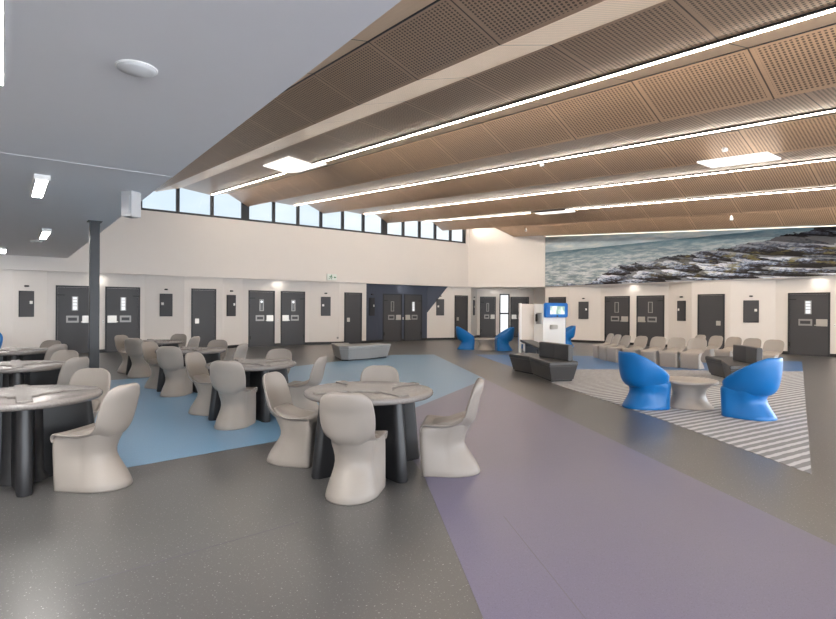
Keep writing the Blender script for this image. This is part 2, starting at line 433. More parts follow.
wl = B(); sk = B(); nv = B()
cells = []
di = 1
ordinal = ['first', 'second', 'third']
def along(a, b, f): return (a[0] + (b[0] - a[0]) * f, a[1] + (b[1] - a[1]) * f)
CABN = {0: 'behind the steel column', 1: 'below the green exit sign', 2: 'in the navy bay'}
for k in (-1, 0, 1, 2):
    o = P_ * k
    plain0, plain1 = (4.98 + o, 6.30 + o)
    lpan = ((6.30 + o - P_, PY), (7.15 + o - P_, DY))
    dw = ((7.15 + o - P_, DY), (9.90 + o - P_, DY))
    rpan = ((9.90 + o - P_, DY), (11.08 + o - P_, PY))
    pz = ((11.08 + o - P_, PY), (12.40 + o - P_, PY))
    if k == -1:
        wallseg(wl, (-6.0, PY), (0.2, PY)); skirt(sk, (-6.0, PY), (0.2, PY)); continue
    # k = 0, 1, 2 -> bays with doors at X ~ 1.3..3.6, 7.4..9.6, 13.4..15.6
    navy = (k == 2)
    for s_ in (lpan, dw, rpan, pz):
        wallseg(nv if (navy and s_ in (lpan, dw)) else wl, *s_)
        skirt(sk, *s_)
    bayname = ['behind the steel column', 'near the exit sign', 'in the navy bay'][k]
    make_door(di, (1.33 + o, DY, 0), (1, 0), 0.94, True, 'l', label='charcoal cell door with hinges at its left edge, ' + bayname, lit=[1, 2, 0][k]); di += 1
    make_door(di, (2.68 + o if k == 0 else 8.72 if k == 1 else 14.70, DY, 0), (1, 0), 0.93, True, 'r', label='charcoal cell door with hinges at its right edge, ' + bayname, lit=[1, 2, 1][k]); di += 1
    make_door(di, (5.27 + o, PY, 0), (1, 0), 0.75, False, 'r', label='plain charcoal service door with one square lock plate, ' + ['between the column bay and the bay by the exit sign', 'just beside the navy painted wall', 'beside the white wall past the navy bay'][k]); di += 1
    d1 = along(*lpan, 0.20 if k else 0.17); u1 = (lpan[1][0] - lpan[0][0], lpan[1][1] - lpan[0][1])
    make_cabinet((d1[0], d1[1], 1.17), u1, 0.40, 0.78, 'r', 'dark wall cabinet before the hinge-left cell door ' + bayname, 'small black sensor over the cabinet before the hinge-left door ' + bayname, 'frame' if navy else 'door')
    d1 = along(*rpan, 0.38); u1 = (rpan[1][0] - rpan[0][0], rpan[1][1] - rpan[0][1])
    make_cabinet((d1[0], d1[1], 1.17), u1, 0.40, 0.78, 'l', 'dark wall cabinet past the hinge-right cell door ' + bayname, 'small black sensor over the cabinet past the hinge-right door ' + bayname)
struct('wall_window_side', wl, 'wall')
struct('wall_navy_bay', nv, 'navy')
# diagonal navy paint edge on the angled panel past the navy doors
bm = B(); a, b = (9.90 + 2 * P_ - P_, DY), (11.08 + 2 * P_ - P_, PY)
mt = frame_mtx((a[0], a[1], 0), (b[0] - a[0], b[1] - a[1]))
vs0 = [(0, 1.32), (0.02, 1.32), (1.08, ZS), (0, ZS)]
lo = [bm.verts.new(mt @ Vector((x, 0.001, z))) for x, z in vs0]; hi = [bm.verts.new(mt @ Vector((x, 0.004, z))) for x, z in vs0]
bm.faces.new(lo[::-1]); bm.faces.new(hi)
for i in range(4): bm.faces.new([lo[i], lo[(i + 1) % 4], hi[(i + 1) % 4], hi[i]])
struct('wall_navy_diagonal', bm, 'navy')

# corner alcove
wl = B()
C0, C1, C2, C3 = (18.50, PY), (20.08, 21.23), (22.45, 19.39), (21.05, 17.25)
for a, b in ((C0, C1), (C1, C2), (C2, C3)): wallseg(wl, a, b); skirt(sk, a, b)
wallseg(wl, (18.50, PY), (18.50 - 0.02, PY)) if False else None
struct('wall_corner_alcove', wl, 'wall')
ua = (C2[0] - C1[0], C2[1] - C1[1])
def onA(x, y): return (x, y, 0)
make_door(di, (20.24, 21.105, 0), ua, 0.74, True, 'l', label='charcoal cell door in the far corner behind the blue armchairs', lit=0); di += 1
make_door(di, (21.52, 20.11, 0), ua, 0.88, True, 'r', label='charcoal door in the far corner between glazed sidelight and kiosk', lit=0); di += 1
mt = frame_mtx((21.02, 20.50, 0), ua)
root = bpy.data.objects.new('window_4', None); COL.objects.link(root); root['kind'] = 'structure'; root.matrix_world = mt
tag(root, 'tall bright two-pane glazed sidelight in the far corner', 'window')
f = B(); W_, H_ = 0.53, 2.30
box(f, 0, 0.05, -0.01, 0.05, 0, H_); box(f, W_ - 0.07, W_, -0.01, 0.05, 0, H_); box(f, 0.05, W_ - 0.07, -0.01, 0.05, H_ - 0.06, H_); box(f, 0.05, W_ - 0.07, -0.01, 0.05, 1.22, 1.30); box(f, 0.05, W_ - 0.07, -0.01, 0.05, 0, 0.1)
obj('window_frame', f, 'frame', root)
for z0, z1 in ((0.1, 1.22), (1.30, H_ - 0.06)):
    q = B(); box(q, 0.05, W_ - 0.07, 0.005, 0.015, z0, z1); obj('pane', q, 'lit', root)
u1 = (C1[0] - C0[0], C1[1] - C0[1])
make_cabinet((19.02, 20.405, 1.17), u1, 0.42, 0.78, 'l', 'narrow-looking dark cabinet on the angled corner panel behind the far blue armchairs', 'small black sensor over the cabinet on the angled corner panel')

# right (mural side) wall: direction to viewer's right is -Y
wl = B()
segs = [((DX - 0.05, 17.25), (PX, 17.2)), ((PX, 17.2), (PX, 15.8)), ((PX, 15.8), (DX, 14.35)), ((DX, 14.35), (DX, 11.25)), ((DX, 11.25), (PX, 10.17)),
        ((PX, 10.17), (PX, 8.79)), ((PX, 8.79), (DX, 7.48)), ((DX, 7.48), (DX, 4.2)), ((DX, 4.2), (PX, 3.1)), ((PX, 3.1), (PX, 2.2))]
for a, b in segs: wallseg(wl, a, b); skirt(sk, a, b)
struct('wall_mural_side', wl, 'wall')
make_door(di, (PX, 16.92, 0), (0, -1), 0.90, False, 'l', 2.02, label='plain charcoal service door showing above the white kiosk'); di += 1
make_door(di, (DX, 14.10, 0), (0, -1), 1.10, True, 'l', 2.02, label='charcoal cell door under the mural, nearer the kiosk of its pair', lit=0); di += 1
make_door(di, (DX, 12.58, 0), (0, -1), 1.10, True, 'r', 2.02, label='charcoal cell door under the mural, farther from the kiosk of its pair', lit=0); di += 1
make_door(di, (PX, 9.89, 0), (0, -1), 0.86, False, 'l', 2.02, label='plain charcoal service door behind the rows of pale chairs'); di += 1
make_door(di, (DX, 7.05, 0), (0, -1), 1.08, True, 'l', 2.02, label='charcoal cell door with a brightly lit vision panel beneath the rocks of the mural', lit=1); di += 1
u = (DX - PX, 14.35 - 15.8)
make_cabinet((PX + 0.108, 15.35, 1.06), u, 0.46, 0.78, 'r', 'dark wall cabinet between the kiosk and the paired cell doors under the mural', 'small black sensor over the cabinet beside the kiosk')
u = (PX - DX, 10.17 - 11.25)
make_cabinet((DX - 0.14, 10.82, 1.06), u, 0.40, 0.78, 'l', 'dark wall cabinet between paired cell doors and plain door under the mural', 'small black sensor over the cabinet past the paired cell doors under the mural')
u = (DX - PX, 7.48 - 8.79)
make_cabinet((PX + 0.10, 8.40, 1.05), u, 0.47, 0.78, 'r', 'dark wall cabinet between plain door and lit cell door under the mural', 'small black sensor over the cabinet beside the lit cell door')
struct('baseboard_cells', sk, 'skirt')

# soffit over the recesses
bm = B()
prism(bm, [(-6.0, 19.97), (18.25, 19.97), (20.76, 17.24), (20.76, 2.2), (23.2, 2.2), (23.2, 22.4), (-6.0, 22.4)], ZS, ZS + 0.1)
struct('ceiling_soffit', bm, 'wall')

# upper walls
bm = B(); SILL = 4.70
wallseg(bm, (-6.0, 19.9), (3.45, 19.9), ZS - 0.02, 6.2, 0, 0.14)
wallseg(bm, (3.45, 19.9), (18.05, 19.9), ZS - 0.02, SILL, 0, 0.14)
wallseg(bm, (18.05, 19.9), (18.25, 19.9), ZS - 0.02, 6.2, 0, 0.14)
struct('wall_clerestory', bm, 'wall')
bm = B(); wallseg(bm, (18.2, 19.93), (20.72, 17.17), ZS - 0.02, 6.2, 0, 0.14)
struct('wall_corner_upper', bm, 'wall')
bm = B(); wallseg(bm, (20.7, 17.2), (20.7, 2.2), ZS - 0.02, 6.0, 0, 0.14); wallseg(bm, (20.7, 2.2), (20.7, -6.0), 3.6, 6.0, 0, 0.14); wallseg(bm, (20.7, 2.2), (20.7, -6.0), 0.0, 0.4, 0, 0.14)
struct('wall_mural_upper', bm, 'wall')
# mural print
bm = B()
y0, y1, z0, z1 = 17.15, 2.4, ZS - 0.0, 5.3
vs = [bm.verts.new(p) for p in ((20.685, y0, z0), (20.685, y1, z0), (20.685, y1, z1), (20.685, y0, z1))]
vb = [bm.verts.new(p) for p in ((20.699, y0, z0), (20.699, y1, z0), (20.699, y1, z1), (20.699, y0, z1))]
uvl = bm.loops.layers.uv.new('metres')
fs = [bm.faces.new(vs), bm.faces.new(vb[::-1])] + [bm.faces.new([vs[i], vb[i], vb[(i + 1) % 4], vs[(i + 1) % 4]]) for i in range(4)]
for f in fs:
    for l in f.loops: l[uvl].uv = (y0 - l.vert.co.y, l.vert.co.z - z0)
o = obj('wall_mural', bm, 'mural'); tag(o, 'long printed seascape mural of waves and wet boulders high on the wall', 'mural')

# clerestory windows: three groups between the double mullions
def window(n, xs, lab, first=0.07, last=0.05):
    r = bpy.data.objects.new('window_%d' % n, None); COL.objects.link(r); r['kind'] = 'structure'; r.location = (xs[0], 19.97, SILL)
    tag(r, lab, 'window')
    f = B(); L = xs[-1] - xs[0]; T = 1.35
    box(f, 0, L, -0.055, 0.05, 0, 0.075)
    box(f, 0, L, -0.05, 0.05, T - 0.07, T)
    for i, x in enumerate(xs):
        hw = 0.055
        a, b = x - xs[0] - hw, x - xs[0] + hw
        if i == 0: a, b = 0, 0.14
        if i == len(xs) - 1: a, b = L - 0.14, L
        box(f, a, b, -0.05, 0.05, 0.075, T - 0.07)
    obj('window_frame', f, 'frame', r)
    for a, b in zip(xs[:-1], xs[1:]):
        q = B(); box(q, a - xs[0] + 0.03, b - xs[0] - 0.03, -0.004, 0.004, 0.07, T - 0.06); obj('pane', q, 'glass', r)
window(1, [3.50, 4.75, 5.90, 7.10], 'clerestory window of three panes nearest the grey ceiling')
window(2, [7.10, 8.20, 9.20, 10.20, 11.20, 12.20, 13.28], 'middle clerestory window of six panes between double mullions')
window(3, [13.28, 14.30, 15.22, 16.15, 17.10, 18.05], 'clerestory window of five panes nearest the room corner')

# grey ceiling over the tables and the upstand at its edge
bm = B(); GX, GZ = 1.555, 2.98
box(bm, -6.0, GX, 6.79, 19.9, GZ, GZ + 0.14); box(bm, -6.0, GX, -6.0, 6.75, GZ - 0.006, GZ + 0.14); box(bm, -6.0, GX, 6.75, 6.79, GZ - 0.009, GZ + 0.14)
struct('ceiling_grey', bm, 'greyceil')
bm = B(); box(bm, GX - 0.12, GX - 0.001, -6.0, 19.9, GZ + 0.141, 6.0)
struct('wall_ceiling_upstand', bm, 'greyceil')

# folded timber ceiling
SL = 0.0746
def prof():
    pts = []
    for k in range(-1, 6):
        x = 4.05 + 3.13 * k
        zv = [5.30, 5.36, 5.23, 5.31, 5.24, 5.20, 5.13][k + 1]
        pts += [('V', x, zv), ('P', x + 0.80, 5.60 if k == 0 else 5.54), ('S', x + 1.74, 5.49), ('E', x + 2.40, 5.615)]
    return pts
PTS = prof()
Y0, Y1 = -6.0, 19.93
clipped = []
for (ka, xa, za), (kb, xb, zb) in zip(PTS[:-1], PTS[1:]):
    if xb <= GX or xa >= 20.7: continue
    if xa < GX: za = za + (zb - za) * (GX - xa) / (xb - xa); xa = GX
    if xb > 20.7: zb = za + (zb - za) * (20.7 - xa) / (xb - xa); xb = 20.7
    clipped.append((ka, xa, za, xb, zb))
fold = 0
def face_strip(name, segs_, mat):
    bm = B(); um = bm.loops.layers.uv.new('metres'); ue = bm.loops.layers.uv.new('edge')
    for ka, xa, za, xb, zb in segs_:
        L = math.hypot(xb - xa, zb - za)
        NY = 12
        for i in range(NY):
            ya = Y0 + (Y1 - Y0) * i / NY; yb = Y0 + (Y1 - Y0) * (i + 1) / NY
            c = [(xa, ya, za, 0), (xb, ya, zb, L), (xb, yb, zb, L), (xa, yb, za, 0)]
            f = bm.faces.new([bm.verts.new((x, y, z + SL * (y - 19.9))) for x, y, z, v in c])
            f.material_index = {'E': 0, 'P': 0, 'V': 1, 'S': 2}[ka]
            for l, (x, y, z, v) in zip(f.loops, c): l[um].uv = (y, v); l[ue].uv = (v, L - v)
    return struct(name, bm, mat)
groups = {}
n = 0; cur = []
for s in clipped:
    if s[0] == 'V' and cur: face_strip('ceiling_timber_fold', cur, ['timber', 'timber_lit', 'timber_lit_plain']); cur = []
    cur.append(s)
face_strip('ceiling_timber_fold', cur, ['timber', 'timber_lit', 'timber_lit_plain'])
bm = B()
quad(bm, [(GX - 0.1, Y0, 6.25), (20.9, Y0, 6.25), (20.9, 20.1, 6.25), (GX - 0.1, 20.1, 6.25)])
struct('ceiling_roof', bm, 'wall')

# thin dark shadow gap trims at E folds, light strips at S folds
def zS(x_z, y): return x_z + SL * (y - 19.9)
bm = B()
for k, x, z in PTS:
    if k == 'E' and GX < x < 20.6:
        a, b = (Y0, Y1)
        vs = box(bm, x - 0.012, x + 0.012, a, b, 0, 0.02)
        for v in vs: v.co.z = z + SL * (v.co.y - 19.9) - 0.008 + v.co.z
struct('trim_1', bm, 'skirt')
strip_labels = ['glowing light strip in the timber ceiling nearest the grey ceiling', 'second glowing light strip in the timber ceiling out from the grey ceiling',
                'third glowing light strip in the timber ceiling out from the grey ceiling', 'fourth glowing light strip in the timber ceiling out from the grey ceiling', 'glowing light strip at the timber edge nearest the mural']
si = 0
for k, x, z in PTS:
    if k == 'S' and 4 < x < 20:
        gaps = {0: (11.72, 13.35), 3: (11.70, 13.30)}.get(si)
        spans = [(-5.5, 19.6)] if not gaps else [(-5.5, gaps[0]), (gaps[1], 19.6)]
        r = thing('light_strip', (strip_labels[si] if si < 4 else 'light strip tucked behind the last timber fold before the mural'), 'ceiling light', (x, 0, 0), 0, 'glowing strips along the timber folds')
        for a, b in spans:
            s = B(); vs = box(s, -0.016, 0.016, a, b, -0.034, 0.012)
            for v in vs: v.co.z += z + SL * (v.co.y - 19.9)
            obj('diffuser', s, 'strip', r)
        s = B(); vs = box(s, -0.030, -0.0165, -5.5, 19.6, -0.0235, 0.02)
        for v in vs: v.co.z += z + SL * (v.co.y - 19.9)
        obj('housing_edge', s, 'skirt', r)
        si += 1
r = thing('light_strip', strip_labels[4], 'ceiling light', (20.60, 0, 0), 0, 'glowing strips along the timber folds')
s = B(); vs = box(s, -0.012, 0.015, -5.5, 17.05, -0.010, 0.01)
for v in vs: v.co.z += 5.185 + SL * (v.co.y - 19.9)
obj('diffuser', s, 'edgeglow', r)
s = B(); vs = box(s, 0.0155, 0.098, -5.5, 17.2, -0.01, 0.006)
for v in vs: v.co.z += 5.185 + SL * (v.co.y - 19.9)
obj('bracket', s, 'timber_lit_plain', r)
# light panels on the timber ceiling
def slab_panel(name, label, pts, th, mat='panel'):
    r = thing(name, label, 'ceiling light', (pts[0][0][0], pts[0][0][1], pts[0][0][2]), 0, 'bright light panels on the timber ceiling')
    o0 = Vector(pts[0][0])
    bm = B()
    for q in pts:
        q = [Vector(p) - o0 for p in q]
        lo = [bm.verts.new(p) for p in q]; hi = [bm.verts.new(p + Vector((0, 0, th))) for p in q]
        bm.faces.new(lo); bm.faces.new(hi[::-1])
        for i in range(4): bm.faces.new([lo[i], hi[i], hi[(i + 1) % 4], lo[(i + 1) % 4]])
    obj('diffuser', bm, mat, r)
    return r
S0 = [p for p in PTS if p[0] == 'S' and p[1] > 4][0]; P0 = [p for p in PTS if p[0] == 'P' and p[1] > 4][0]; E0 = [p for p in PTS if p[0] == 'E' and p[1] > 6][0]
def on(pa, pb, f, y, dz=-0.03): return (pa[1] + (pb[1] - pa[1]) * f, y, pa[2] + (pb[2] - pa[2]) * f + SL * (y - 19.9) + dz)
slab_panel('panel_lamp', 'bent white light panel interrupting the first timber light strip', [
    [on(P0, S0, 0.35, 11.75), on(P0, S0, 1.0, 11.75), on(P0, S0, 1.0, 13.3), on(P0, S0, 0.35, 13.3)],
    [on(S0, E0, 0.0, 11.75), on(S0, E0, 0.55, 11.75), on(S0, E0, 0.55, 13.3), on(S0, E0, 0.0, 13.3)]], 0.02)
def pl_z(z0, y): return z0 + SL * (y - 19.9)
slab_panel('panel_lamp', 'bright rectangular light panel on the timber fold above the pale chair rows', [
    [(x, y, pl_z(5.21, y)) for x, y in ((9.79, 3.60), (10.36, 3.60), (10.36, 4.72), (9.79, 4.72))]], 0.03)
S3 = [p for p in PTS if p[0] == 'S' and p[1] > 15][0]
zz = S3[2] - 0.03
slab_panel('panel_lamp', 'thin bright light panel in line with the fourth timber light strip', [
    [(15.4, 11.75, zz + SL * (11.75 - 19.9)), (15.75, 11.75, zz + SL * (11.75 - 19.9)), (15.75, 13.25, zz + SL * (13.25 - 19.9)), (15.4, 13.25, zz + SL * (13.25 - 19.9))]], 0.03)
# sprinkler / detector heads
def head(x, y, z, label):
    bm = B(); lathe(bm, [(0.02, -0.10), (0.045, -0.095), (0.05, -0.05), (0.035, 0.0), (0.02, 0.06)], 16)
    o = obj('smoke_detector', bm, 'silverlamp', None, (x, y, z), True)
    tag(o, label, 'detector', 'small white heads under the timber ceiling')
head(9.2, 7.73, 4.64, 'small white detector head below the second timber light strip')
head(10.0, 4.34, 4.33, 'small white detector head beside the bright rectangular light panel')
head(18.6, 7.86, 4.46, 'small white detector head above the boulders of the mural')
head(18.0, 15.99, 4.95, 'small white detector head near the white corner wall')

# grey ceiling fittings
def batten(p, sx, sy, drop, label, th=0.06, b=0.022):
    r = thing('ceiling_light', label, 'ceiling light', p, 0, 'white light fittings on the grey ceiling')
    f = B()
    box(f, -sx, -sx + b, -sy, sy, -th, 0); box(f, sx - b, sx, -sy, sy, -th, 0); box(f, -sx + b, sx - b, -sy, -sy + b, -th, 0); box(f, -sx + b, sx - b, sy - b, sy, -th, 0)
    obj('frame', f, 'white', r)
    q = B(); box(q, -sx + b, sx - b, -sy + b, sy - b, -th + 0.012, -0.01); obj('diffuser', q, 'glow', r)
batten((0.345, 8.25, GZ), 0.078, 0.64, 0, 'white framed strip light on the grey ceiling between joint line and column')
batten((0.655, 13.5, GZ), 0.08, 0.75, 0, 'small bright strip light on the grey ceiling beyond the column')
batten((-0.165, 3.5, GZ), 0.165, 1.15, 0, 'large strip light cut by the upper corner of the view', 0.03, 0.010)
batten((-0.05, 18.0, GZ), 0.10, 0.6, 0, 'faint far strip light on the grey ceiling near the bulkhead')
batten((-3.0, 8.25, GZ), 0.10, 0.70, 0, 'unseen strip light added on the grey ceiling over the hidden end of the tables')  # this and the next three are unseen, added to brighten ceiling and tables
batten((-3.0, 13.5, GZ), 0.10, 0.70, 0, 'unseen strip light added on the grey ceiling over the far hidden tables')
batten((0.345, -1.2, GZ), 0.10, 0.70, 0, 'unseen strip light added on the grey ceiling behind the viewpoint')
batten((-3.0, 2.2, GZ), 0.10, 0.70, 0, 'unseen strip light added on the grey ceiling beside the viewpoint')
bm = B(); lathe(bm, [(0.112, 0.0), (0.114, -0.012), (0.09, -0.022), (0.045, -0.04), (0.004, -0.044)], 36)
r = thing('ceiling_speaker', 'round pale ceiling speaker disc on the grey ceiling', 'speaker', (0.665, 3.84, GZ - 0.006))
obj('speaker_grille', bm, 'silverlamp', r, None, True)
bm = B(); lathe(bm, [(0.122, 0.0), (0.122, -0.007), (0.111, -0.009), (0.110, 0.0)], 36); obj('rim', bm, 'white', r, None, True)
bm = B(); lathe(bm, [(0.11, 0.0), (0.11, -0.03), (0.05, -0.05), (0.004, -0.052)], 24)
o = obj('smoke_detector', bm, 'silverlamp', None, (0.58, 15.2, GZ), True); tag(o, 'round smoke detector on the grey ceiling beyond the far strip light', 'detector')
r = thing('speaker_box', 'white box speaker hanging under the grey ceiling edge', 'speaker', (1.33, 8.02, GZ), radians(-52))
obj('box_body', bbox(-0.085, 0.085, -0.085, 0.085, -0.33, 0.0, 0.006), 'boxgrey', r)
obj('grille', bbox(-0.055, 0.055, -0.092, -0.083, -0.29, -0.06, 0.002), 'boxgrey', r)
bm = B(); box(bm, -0.06, 0.06, -0.06, 0.06, -0.336, -0.328); obj('lens_plate', bm, 'hatch', r)
r = thing('steel_column', 'dark grey square steel column standing under the grey ceiling edge', 'column', (1.27, 11.15, 0), 0)
obj('shaft', bbox(-0.075, 0.075, -0.075, 0.075, 0.012, GZ - 0.012, 0.008), 'column', r)
obj('top_plate', bbox(-0.11, 0.11, -0.11, 0.11, GZ - 0.012, GZ, 0.002), 'column', r)
obj('base_plate', bbox(-0.11, 0.11, -0.11, 0.11, 0.0, 0.012, 0.002), 'column', r)

# recessed soffit lights over the cell door pairs
def downlight(x, y, label):
    r = thing('downlight', label, 'ceiling light', (x, y, ZS), 0, 'recessed lights in the soffit')
    b = B(); lathe(b, [(0.075, 0.0), (0.075, -0.008), (0.058, -0.009), (0.058, 0.0)], 20); obj('ring', b, 'white', r)
    b = B(); lathe(b, [(0.0005, -0.001), (0.057, -0.001), (0.057, -0.004), (0.0005, -0.004)], 20); obj('lamp', b, 'dlight', r)
for k, nm in enumerate(('over the column bay doors', 'over the doors by the exit sign', 'over the navy bay doors')):
    downlight(7.9 + P_ * (k - 1) + 0.6, 20.12, 'recessed soffit light ' + nm)
downlight(20.6, 20.4, 'recessed soffit light over the far corner cell door')
downlight(21.5, 19.5, 'added recessed soffit light over the glazed sidelight')  # extra lamp added to brighten the dark alcove
downlight(20.9, 12.75, 'recessed soffit light over the paired doors under the mural')
downlight(20.9, 6.2, 'recessed soffit light over the lit cell door')

# exit sign
r = thing('exit_sign', 'small white and green running-man exit sign above the soffit edge', 'sign', (10.43, 19.88, 2.63))
obj('sign_body', bbox(0, 0.44, -0.05, 0.0, 0, 0.25, 0.006), 'exitwhite', r)
g = B(); m_ = Matrix.Translation((0, -0.0505, 0))
def poly2(bm, pts): 
    a = [bm.verts.new((x, -0.0505, z)) for x, z in pts]; b = [bm.verts.new((x, -0.054, z)) for x, z in pts]
    bm.faces.new(a[::-1]); bm.faces.new(b)
    for i in range(len(pts)): bm.faces.new([a[i], a[(i + 1) % len(pts)], b[(i + 1) % len(pts)], b[i]])
c = [(0.20 + 0.022 * cos(i * pi / 5), 0.200 + 0.022 * sin(i * pi / 5)) for i in range(10)]
poly2(g, c)
poly2(g, [(0.14, 0.17), (0.20, 0.178), (0.225, 0.13), (0.26, 0.125), (0.26, 0.107), (0.21, 0.11), (0.195, 0.135), (0.185, 0.10), (0.225, 0.07), (0.215, 0.03), (0.195, 0.03), (0.20, 0.06), (0.155, 0.09), (0.13, 0.055), (0.075, 0.055), (0.075, 0.073), (0.12, 0.075), (0.15, 0.11), (0.155, 0.15), (0.12, 0.14), (0.105, 0.11), (0.09, 0.118), (0.105, 0.155)])
poly2(g, [(0.30, 0.115), (0.35, 0.16), (0.35, 0.135), (0.40, 0.135), (0.40, 0.095), (0.35, 0.095), (0.35, 0.07)])
obj('running_man_symbol', g, 'exitgreen', r)
bm = bbox(0, 0.44, 0, 0, 0, 0, 0) if False else None

# call buttons and outlet
def plate(x, y, z, ux, label, cat='call button', w=0.05, h=0.11, name='call_button', mat='white', face='black'):
    r = thing(name, label, cat); r.matrix_world = frame_mtx((x, y, z), ux)
    obj('cover_plate', bbox(0, w, 0.0, 0.015, 0, h, 0.003), mat, r)
    obj('push_button', bbox(w * 0.3, w * 0.7, 0.015, 0.022, h * 0.35, h * 0.6, 0.002), 'hatch', r)
plate(14.42, DY, 0.98, (1, 0), 'white call plate on navy wall beside the hinge-left door')
plate(14.57, DY, 0.98, (1, 0), 'white call plate on navy wall beside the hinge-right door')
plate(2.55, DY, 0.95, (1, 0), 'white call plate between the cell doors behind the steel column')
plate(8.53, DY, 0.95, (1, 0), 'white call plate between the cell doors by the exit sign')
plate(DX, 5.82, 0.95, (0, -1), 'white call plate beside the lit cell door under the mural')
plate(10.98, PY + 0.02, 0.22, (1, 0), 'small grey wall outlet low beside the grey bench', 'outlet', 0.12, 0.08, 'wall_outlet', 'hatch')

# ------------------------------------------------------------------ furniture
def resample(loop, n):
    P = [Vector(p) for p in loop]; P.append(P[0]); d = [0]
    for a, b in zip(P[:-1], P[1:]): d.append(d[-1] + (b - a).length)
    out = []; j = 0
    for i in range(n):
        s = d[-1] * i / n
        while d[j + 1] < s: j += 1
        f = (s - d[j]) / max(1e-9, d[j + 1] - d[j]); out.append(tuple(P[j].lerp(P[j + 1], f)))
    return out
def dloop(z, xf, xr, wf, wm, xm=0.0, rc=0.05, n=56, ex=2.0):
    """D-shaped plan: near-flat front at xf, rounded rear at xr; starts at front centre"""
    half = []
    for i in range(13): half.append((xf, (wf - rc) * i / 12))
    for i in range(1, 8): a = (pi / 2) * i / 7; half.append((xf - rc + rc * cos(a), wf - rc + rc * sin(a)))
    for i in range(1, 9): f = i / 8; half.append((xf - rc + (xm - xf + rc) * f, wf + (wm - wf) * f))
    for i in range(1, 17):
        a = (pi / 2) * i / 16; half.append((xm + (xr - xm) * sin(a) ** (2 / ex), wm * max(0.0, cos(a)) ** (2 / ex)))
    full = [(x, y, z) for x, y in half] + [(x, -y, z) for x, y in half[-2:0:-1]]
    return full

def pedestal(levels):
    bm = B(); loft(bm, [dloop(*L) for L in levels]); return bm

def chair_shell():
    # inner profile: (x, z, half width, dish, thickness)
    K = [(0.238, 0.375, 0.205, 0.000, 0.010), (0.247, 0.400, 0.212, 0.000, 0.014), (0.246, 0.428, 0.217, 0.000, 0.022), (0.230, 0.447, 0.220, 0.004, 0.030), (0.20, 0.450, 0.222, 0.010, 0.040),
         (0.10, 0.436, 0.220, 0.016, 0.044), (0.0, 0.428, 0.214, 0.022, 0.050), (-0.08, 0.436, 0.206, 0.030, 0.060), (-0.135, 0.465, 0.203, 0.036, 0.070), (-0.165, 0.51, 0.206, 0.038, 0.072),
         (-0.185, 0.57, 0.210, 0.038, 0.066), (-0.203, 0.63, 0.212, 0.036, 0.060), (-0.220, 0.69, 0.207, 0.034, 0.055), (-0.236, 0.74, 0.199, 0.032, 0.058), (-0.249, 0.785, 0.178, 0.027, 0.056), (-0.258, 0.817, 0.138, 0.016, 0.050), (-0.263, 0.836, 0.080, 0.006, 0.042)]
    # densify
    def cr(p0, p1, p2, p3, t): return tuple(0.5 * ((2 * b) + (-a + c) * t + (2 * a - 5 * b + 4 * c - d) * t * t + (-a + 3 * b - 3 * c + d) * t ** 3) for a, b, c, d in zip(p0, p1, p2, p3))
    D = []
    for i in range(len(K) - 1):
        p = [K[max(0, i - 1)], K[i], K[i + 1], K[min(len(K) - 1, i + 2)]]
        for t in (0, 0.5): D.append(cr(*p, t))
    D.append(K[-1])
    n = len(D); T = 15
    inner, outer = [], []
    for i, (x, z, h, ds, th) in enumerate(D):
        a = D[max(0, i - 1)]; b = D[min(n - 1, i + 1)]
        tx, tz = b[0] - a[0], b[1] - a[1]; L = math.hypot(tx, tz) or 1
        nx, nz = tz / L, -tx / L           # points up / forward
        if nx * 1 + nz * 1 < 0 and False: nx, nz = -nx, -nz
        ri, ro = [], []
        for j in range(T):
            s = -1 + 2 * j / (T - 1)
            d = ds * abs(s) ** 2.4
            ri.append((x + nx * d, s * h, z + nz * d))
            k = th * (1 - 0.55 * abs(s) ** 3)
            so = s * (1.0 if abs(s) < 0.99 else 1.0)
            fo = 0.97 - 0.26 * math.exp(-((i / (n - 1) - 0.45) / 0.10) ** 2)
            ro.append((x + nx * (d - k), so * (h + 0.004) * fo, z + nz * (d - k)))
        inner.append(ri); outer.append(ro)
    bm = B()
    loops = []
    for ri, ro in zip(inner, outer):
        # rounded rim: midpoint pushed outward
        def midp(a, b, sg): return ((a[0] + b[0]) / 2, (a[1] + b[1]) / 2 + sg * 0.010, (a[2] + b[2]) / 2)
        loops.append(ri + [midp(ri[-1], ro[-1], 1)] + ro[::-1] + [midp(ri[0], ro[0], -1)])
    loft(bm, loops)
    return bm

def make_chair(mat, name, label, cat, group):
    r = thing(name, label, cat, (0, 0, 0), 0, group)
    s = obj('seat_shell', chair_shell(), mat, r, None, True)
    sub = s.modifiers.new('smooth', 'SUBSURF'); sub.levels = 1; sub.render_levels = 1
    lv = [(0.0, .232, -.270, .212, .208, 0.0), (0.012, .235, -.276, .215, .212, 0.0), (0.05, .238, -.262, .215, .203, 0.0), (0.10, .241, -.236, .214, .188, 0.0), (0.16, .245, -.196, .213, .170, 0.01), (0.21, .249, -.160, .212, .157, 0.02),
          (0.255, .252, -.136, .211, .152, 0.03), (0.30, .255, -.134, .210, .154, 0.03), (0.35, .256, -.150, .209, .162, 0.02), (0.40, .256, -.176, .206, .170, 0.0), (0.425, .246, -.190, .195, .172, 0.0), (0.47, .02, -.212, .14, .165, -.05), (0.52, -.10, -.226, .10, .13, -.14)]
    p = obj('pedestal', pedestal([(z, a, b, c, d, e, 0.04) for z, a, b, c, d, e in lv]), mat, r, None, True)
    return r

